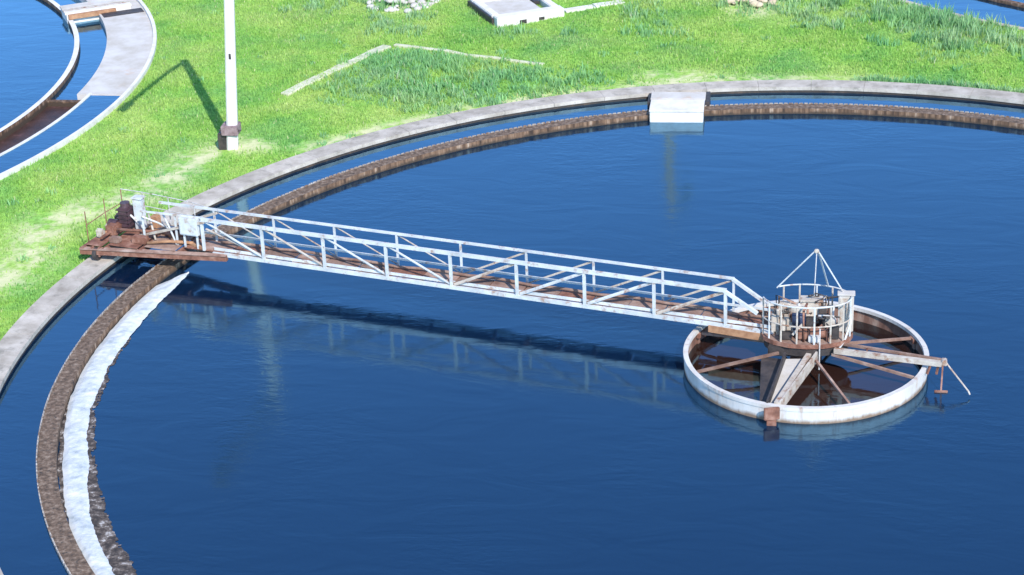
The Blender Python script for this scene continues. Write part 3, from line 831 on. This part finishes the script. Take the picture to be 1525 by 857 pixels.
for (x0, y0, z0, sx, sy, sz, mm) in ((-0.82, 0.0, 1.3, 0.22, 0.3, 0.5, 'worn_paint'), (0.62, 0.0, 1.25, 0.3, 0.3, 0.4, 'pale_concrete'), (-0.55, -0.62, 1.12, 0.34, 0.3, 0.2, 'dark_metal'), (0.2, -0.85, 1.1, 0.3, 0.22, 0.18, 'galv'), (0.75, -0.5, 1.2, 0.2, 0.22, 0.36, 'dark_metal'), (0.1, -0.3, 1.35, 0.26, 0.3, 0.4, 'dark_metal'), (-0.1, -0.7, 1.2, 0.24, 0.2, 0.3, 'rust'), (0.42, 0.1, 1.5, 0.2, 0.24, 0.5, 'dark_metal'), (-0.6, 0.3, 1.45, 0.3, 0.3, 0.7, 'worn_paint')):
    pp('machine_box', lambda bm: box(bm, (x0, y0, z0), (sx, sy, sz), 0.02), mm)
pil = pp('cabinet', lambda bm: (box(bm, (1.02, 0.30, 1.55), (0.40, 0.36, 1.06), 0.02), box(bm, (1.02, 0.30, 2.10), (0.46, 0.42, 0.04), 0.008)), 'pale_concrete')
pp('cabinet_door', lambda bm: box(bm, (1.02, 0.108, 1.60), (0.32, 0.02, 0.8), 0.006), 'worn_paint', False, pil)
pp('cable', lambda bm: tube(bm, [(1.12, 0.05, 1.9), (1.15, -0.2, 1.4), (1.0, -0.6, 1.0), (0.8, -0.95, 0.75)], 0.03, 6), 'white_paint', True)
pp('hanging_rod', lambda bm: tube(bm, [(0.35, -1.18, 1.5), (0.35, -1.18, 0.3)], 0.02, 6), 'galv')

# ---------------------------------------------------------------- skimmer arm over the right side of the drum
arm = empty('skimmer_arm', (0.75, -0.30, 0), 0, 'cream and rust skimmer arm reaching right across the white drum', 'skimmer arm')
A0, A1 = Vector((0.0, 0.0, 0.86)), Vector((2.78, -0.62, 0.86))
def ap(name, fn, mat):
    bm = bmesh.new(); fn(bm); return finish(name, bm, mat, arm)
ap('boom', lambda bm: beam(bm, A0, A1, 0.13, 0.13), 'worn_paint')
ap('boom', lambda bm: beam(bm, A0 + Vector((0.05, 0.42, 0.02)), A1 + Vector((0, 0.10, 0.06)), 0.07, 0.07), 'deck')
for t in (0.3, 0.6, 0.85):
    p = A0.lerp(A1, t)
    ap('tie', lambda bm: beam(bm, p + Vector((0, 0.05, 0.02)), p + Vector((0.03, 0.40 - 0.30 * t, 0.03)), 0.04, 0.04), 'rust')
ap('end_box', lambda bm: box(bm, A1 + Vector((0.02, 0.04, 0.04)), (0.14, 0.22, 0.15), 0.02), 'worn_paint')
for dx in (-0.32, -0.12):
    ap('hanger', lambda bm: beam(bm, A1 + Vector((dx, 0.05, -0.05)), A1 + Vector((dx * 1.2 - 0.02, 0.0, -0.30)), 0.05, 0.05), 'rust')
ap('scraper_rod', lambda bm: tube(bm, [A1 + Vector((0.08, 0, 0.02)), A1 + Vector((0.62, -0.55, -0.48)), A1 + Vector((0.66, -0.58, -0.56))], 0.022, 6), 'worn_paint')
ap('scraper_blade', lambda bm: box(bm, A1 + Vector((-0.05, -0.34, -0.70)), (0.34, 0.05, 0.22), 0.01), 'rust')
ap('blade_hanger', lambda bm: beam(bm, A1 + Vector((-0.02, -0.08, -0.02)), A1 + Vector((-0.05, -0.34, -0.6)), 0.04, 0.04), 'rust')

# ---------------------------------------------------------------- lamp poles
def lamp_pole(base, lean, H, arm_vec, label, yaw=0.0, mat='pole'):
    root = empty('lamp_pole', base, 0, label, 'lamp pole', 'concrete lamp poles')
    T = Vector((lean * H, 0, H))
    def lp(name, fn, mat, parent=root, smooth=False):
        bm = bmesh.new(); fn(bm); return finish(name, bm, mat, parent, None, smooth)
    def shaft(bm):
        rings = []
        for i in range(9):
            t = i / 8
            w = 0.235 - 0.055 * t
            c = T * t
            ring = []
            for k in range(4):
                a = R(45 + 90 * k + yaw)
                for da in (-0.16, 0.16):
                    ring.append(bm.verts.new(c + Vector((w * math.cos(a + da), w * math.sin(a + da), 0))))
            rings.append(ring)
        for q in range(8):
            for k in range(8):
                bm.faces.new((rings[q][k], rings[q][(k + 1) % 8], rings[q + 1][(k + 1) % 8], rings[q + 1][k]))
        bm.faces.new(rings[0][::-1]); bm.faces.new(rings[-1])
    lp('shaft', shaft, mat)
    cz = T * (0.075)
    col = lp('collar', lambda bm: box(bm, cz + Vector((-0.04, 0, 0.05)), (0.58, 0.56, 0.36), 0.03), 'collar')
    lp('clamp_bolt', lambda bm: tube(bm, [cz + Vector((-0.42, -0.16, 0.05)), cz + Vector((0.36, -0.16, 0.05))], 0.03, 6), 'dark_metal', col)
    lp('side_box', lambda bm: box(bm, Vector((-0.30, 0.02, 0.30)), (0.30, 0.36, 0.62), 0.02), 'dark_metal')  # plain dark box added at the left of the pole foot
    lp('number_plate', lambda bm: box(bm, T * 0.365 + Vector((0.0, -0.165, 0)), (0.12, 0.03, 0.20), 0.004), 'dark_metal')
    lp('lamp_arm', lambda bm: tube(bm, [T + Vector((0, 0, -0.12)), T + Vector(arm_vec) * 0.35 + Vector((0, 0, 0.06)), T + Vector(arm_vec) + Vector((0, 0, 0.05))], 0.10, 10), 'galv', root, True)
    e = T + Vector(arm_vec)
    d = Vector(arm_vec).normalized()
    lh = lp('lamp_head', lambda bm: beam(bm, e - d * 0.15 + Vector((0, 0, 0.04)), e + d * 0.75, 0.36, 0.16, (0, 0, 1), 0.03), 'galv')
    lp('lamp_glass', lambda bm: beam(bm, e + d * 0.05 + Vector((0, 0, -0.07)), e + d * 0.6 + Vector((0, 0, -0.09)), 0.26, 0.06, (0, 0, 1), 0.01), 'drum_white', lh)
    return root
lamp_pole((-19.66, 14.9, ZG - 0.02), 0.077, 9.3, (-0.62, -5.0, 0.0), 'white concrete lamp pole on the grass, casting a bent shadow', 10)
lamp_pole((-6.2, 34.6, ZG - 0.02), 0.02, 9.9, (0.5, 2.0, 0.0), 'second lamp pole beyond the grass, seen as a streak mirrored in the tank', 0, 'wood')

# ---------------------------------------------------------------- kerb strips in the grass
def strip(name, pts, w, label, mat):
    root = empty(name, (pts[0][0], pts[0][1], 0), 0, label, 'kerb')
    org = Vector((pts[0][0], pts[0][1], 0))
    for i in range(len(pts) - 1):
        a, b = Vector((*pts[i], 0)), Vector((*pts[i + 1], 0))
        L = (b - a).length
        n_ = max(1, round(L / 1.1))
        for k in range(n_):
            p = a.lerp(b, k / n_) + (b - a).normalized() * 0.012
            q = a.lerp(b, (k + 1) / n_) - (b - a).normalized() * 0.012
            zz = [gz(v.x, v.y) - 0.03 + random.uniform(-0.02, 0.02) for v in (p, q)]
            bm = bmesh.new()
            beam(bm, Vector((p.x, p.y, zz[0])) - org, Vector((q.x, q.y, zz[1])) - org, w * random.uniform(0.92, 1.05), 0.22, (0, 0, 1), 0.015)
            finish('kerb_stone', bm, mat, root)
strip('concrete_kerb', [(-19.15, 20.3), (-16.45, 26.15)], 0.40, 'wide pale concrete kerb slanting up through the grass right of the lamp pole', 'cream')
strip('concrete_kerb', [(-16.2, 26.3), (-10.0, 24.0)], 0.20, 'thin pale kerb running from the wide kerb towards the tank edge', 'cream')

# ---------------------------------------------------------------- open concrete chamber at the top
ch = empty('concrete_chamber', (-11.9, 30.6, ZG), R(29), 'square white concrete chamber at the top edge of the grass', 'chamber')
# local x along the front wall
def hp(name, fn, mat, parent=ch):
    bm = bmesh.new(); fn(bm); return finish(name, bm, mat, parent)
W_, D_ = 2.9, 2.9
hp('front_wall', lambda bm: box(bm, (0, -D_ / 2 + 0.2, 0.12), (W_, 0.5, 0.56), 0.03), 'white_concrete')
hp('side_wall', lambda bm: box(bm, (-W_ / 2 + 0.17, 0.26, 0.10), (0.34, D_ - 0.6, 0.52), 0.03), 'white_concrete')
hp('side_wall', lambda bm: box(bm, (W_ / 2 - 0.17, 0.26, 0.10), (0.34, D_ - 0.6, 0.52), 0.03), 'white_concrete')
hp('back_wall', lambda bm: box(bm, (0, D_ / 2 + 0.12, 0.10), (W_, 0.34, 0.52), 0.03), 'white_concrete')
hp('cover_slab', lambda bm: box(bm, (-0.15, 0.2, 0.20), (1.9, 2.2, 0.10), 0.02), 'pale_concrete')
hp('hatch', lambda bm: box(bm, (0.92, 0.45, 0.24), (0.24, 0.5, 0.12), 0.02), 'dark_metal')
hp('drain_hole', lambda bm: box(bm, (-0.35, -D_ / 2 - 0.055, 0.10), (0.30, 0.02, 0.16), 0.004), 'dark_metal')
hp('drain_hole', lambda bm: box(bm, (0.45, -D_ / 2 - 0.055, 0.12), (0.24, 0.02, 0.12), 0.004), 'dark_metal')
hp('retaining_plate', lambda bm: box(bm, (-W_ / 2 - 0.06, 0.3, 0.06), (0.08, D_, 0.46), 0.01), 'dark_metal')
strip('concrete_kerb', [(-10.0, 30.6), (-7.7, 31.9)], 0.42, 'short pale kerb leading right from the white chamber', 'white_concrete')
# tan stone heap and pale slab near the top edge
def rubble(name, c, n, rad, mat, label, cat):
    root = empty(name, (c[0], c[1], gz(c[0], c[1])), 0, label, cat)
    for i in range(n):
        a, r = random.uniform(0, 6.28), rad * math.sqrt(random.random())
        s = random.uniform(0.08, 0.22)
        bm = bmesh.new()
        bmesh.ops.create_icosphere(bm, subdivisions=2, radius=s)
        off = Vector((random.uniform(0, 99), 0, 0))
        for v in bm.verts:
            v.co *= 1 + 0.45 * noise.noise(v.co * 3.2 + off)
            v.co.z *= 0.6
        finish('stone', bm, mat, root, (r * math.cos(a), r * math.sin(a) * 0.8, s * 0.15 + max(0, 0.3 - r * 0.25)))
rubble('stone_heap', (-2.35, 31.9), 26, 0.95, 'tan', 'heap of tan stones at the top edge above the outlet box', 'stones')
rubble('rubble_heap', (-16.9, 31.7), 60, 1.5, 'pale_concrete', 'low heap of pale rubble left of the white chamber', 'rubble')

# ---------------------------------------------------------------- grass and weeds
def vnoise(x, y, f, seed):
    return np.array([noise.noise(Vector((a * f, b * f, seed))) for a, b in zip(x, y)])

def outside(x, y, pad=0.0):
    return (np.hypot(x, y) > R_KO + 0.05 + pad) & (np.hypot(x - T2.x, y - T2.y) > 22.36 + pad) & (np.hypot(x - T3.x, y - T3.y) > R3O + 0.03 + pad)

def blades(name, x, y, h, w, mat, label, cat, lean=0.5):
    n = len(x)
    z = np.array([gz(a, b) for a, b in zip(x, y)]) - 0.01
    az = rng.uniform(0, 2 * np.pi, n)
    dx, dy = np.cos(az), np.sin(az)
    la = rng.uniform(0, 2 * np.pi, n); lm = lean * h * rng.uniform(0.2, 1.0, n)
    lx, ly = np.cos(la) * lm, np.sin(la) * lm
    V = np.zeros((n, 5, 3))
    hw = w / 2
    V[:, 0] = np.stack([x - dx * hw, y - dy * hw, z], 1)
    V[:, 1] = np.stack([x + dx * hw, y + dy * hw, z], 1)
    V[:, 2] = np.stack([x + dx * hw * .75 + lx * .35, y + dy * hw * .75 + ly * .35, z + h * .55], 1)
    V[:, 3] = np.stack([x - dx * hw * .75 + lx * .35, y - dy * hw * .75 + ly * .35, z + h * .55], 1)
    V[:, 4] = np.stack([x + lx, y + ly, z + h], 1)
    me = bpy.data.meshes.new(name)
    me.vertices.add(n * 5)
    me.vertices.foreach_set('co', V.reshape(-1))
    base = (np.arange(n) * 5)[:, None]
    loops = np.concatenate([base + np.array([0, 1, 2, 3]), base + np.array([3, 2, 4])], 1).reshape(-1)
    me.loops.add(n * 7)
    me.loops.foreach_set('vertex_index', loops.astype(np.int32))
    me.polygons.add(n * 2)
    st = np.stack([np.arange(n) * 7, np.arange(n) * 7 + 4], 1).reshape(-1)
    me.polygons.foreach_set('loop_start', st.astype(np.int32))
    me.update(calc_edges=True)
    me.validate()
    me.materials.append(M[mat])
    o = bpy.data.objects.new(name, me)
    COL.objects.link(o)
    return tag(o, label, cat, None, 'stuff')

NB = 430000
x = rng.uniform(-30, 13, NB); y = rng.uniform(-1, 37, NB)
k = outside(x, y)
# only where the picture, or a step aside of it, can look
k &= (y > 2.5 + 0.0 * x) | (x < -20)
x, y = x[k], y[k]
bare = np.array([near_bare(a, b) for a, b in zip(x, y)])
bn = vnoise(x, y, 0.9, 2.2)
k = rng.uniform(0, 1, len(x)) > np.clip(bare * 1.3 + bn * 0.5 * (bare > 0.05), 0, 0.97)
x, y, bn = x[k], y[k], bn[k]
h = (0.085 + 0.055 * np.clip(vnoise(x, y, 0.35, 8.1) + 0.4, 0, 1.5)) * rng.uniform(0.5, 1.4, len(x))
blades('grass', x, y, h, rng.uniform(0.022, 0.048, len(x)), 'grass', 'bright green mown grass around the tanks', 'grass')

# tall weeds: scattered in clumps
xs, ys, hs = [], [], []
def clump(cx, cy, n, rad, h0):
    a = rng.uniform(0, 2 * np.pi, n); r = rad * np.sqrt(rng.uniform(0, 1, n))
    xs.append(cx + r * np.cos(a)); ys.append(cy + r * np.sin(a))
    hs.append(h0 * rng.uniform(0.5, 1.15, n) * (1 - 0.4 * r / rad))
def in_tri(px, py, a, b, c):
    def s(p, q, r): return (p[0] - r[0]) * (q[1] - r[1]) - (q[0] - r[0]) * (p[1] - r[1])
    d1, d2, d3 = s((px, py), a, b), s((px, py), b, c), s((px, py), c, a)
    return not ((d1 < 0 or d2 < 0 or d3 < 0) and (d1 > 0 or d2 > 0 or d3 > 0))
for _ in range(1500):                      # the bluish patch between the kerbs and the tank
    cx, cy = random.uniform(-19, -6), random.uniform(17, 27)
    if in_tri(cx, cy, (-18.3, 20.5), (-16.3, 25.9), (-6.5, 22.4)) or in_tri(cx, cy, (-18.3, 20.5), (-6.5, 22.4), (-13.5, 18.3)):
        if math.hypot(cx, cy) > R_KO + 0.5 and noise.noise(Vector((cx * 0.55, cy * 0.55, 2.5))) > -0.22 + random.uniform(-0.2, 0.2):
            clump(cx + random.gauss(0, 0.35), cy + random.gauss(0, 0.35), random.randint(10, 28), random.uniform(0.18, 0.36), random.uniform(0.12, 0.5))
for _ in range(900):                       # rank weeds in front of the upper right tank
    cx, cy = random.uniform(-1.5, 12), random.uniform(24.0, 34.5)
    d = math.hypot(cx - T3.x, cy - T3.y) - R3O
    if 0.05 < d < 5.0 and random.random() < 1.05 - d / 5.2:
        clump(cx, cy, random.randint(16, 44), random.uniform(0.22, 0.42), random.uniform(0.2, 1.0) * (1.05 - 0.10 * d) * (0.7 if d < 0.9 else 1))
for _ in range(420):                       # weeds near the top edge
    cx, cy = random.uniform(-24, 2), random.uniform(27.5, 36)
    if noise.noise(Vector((cx * 0.33, cy * 0.33, 5))) > 0.02 and not (-13.9 < cx < -7.4 and 28 < cy < 33.5):
        clump(cx, cy, 26, 0.34, random.uniform(0.25, 0.6))
for _ in range(150):                       # tufts against the kerb on the right
    a = R(random.uniform(58, 86)); r = R_KO + random.uniform(0.12, 0.5)
    clump(r * math.cos(a), r * math.sin(a), 18, 0.2, random.uniform(0.15, 0.42))
for _ in range(130):                       # stray tufts in the lawn
    cx, cy = random.uniform(-28, 9), random.uniform(5, 33)
    clump(cx, cy, 16, 0.2, random.uniform(0.18, 0.36))
x, y, h = map(np.concatenate, (xs, ys, hs))
k = outside(x, y, 0.03)
x, y, h = x[k], y[k], h[k]
blades('weeds', x, y, h, rng.uniform(0.03, 0.07, len(x)), 'weed', 'rank dark green weeds growing in patches', 'weeds', 0.6)

bpy.context.view_layer.update()
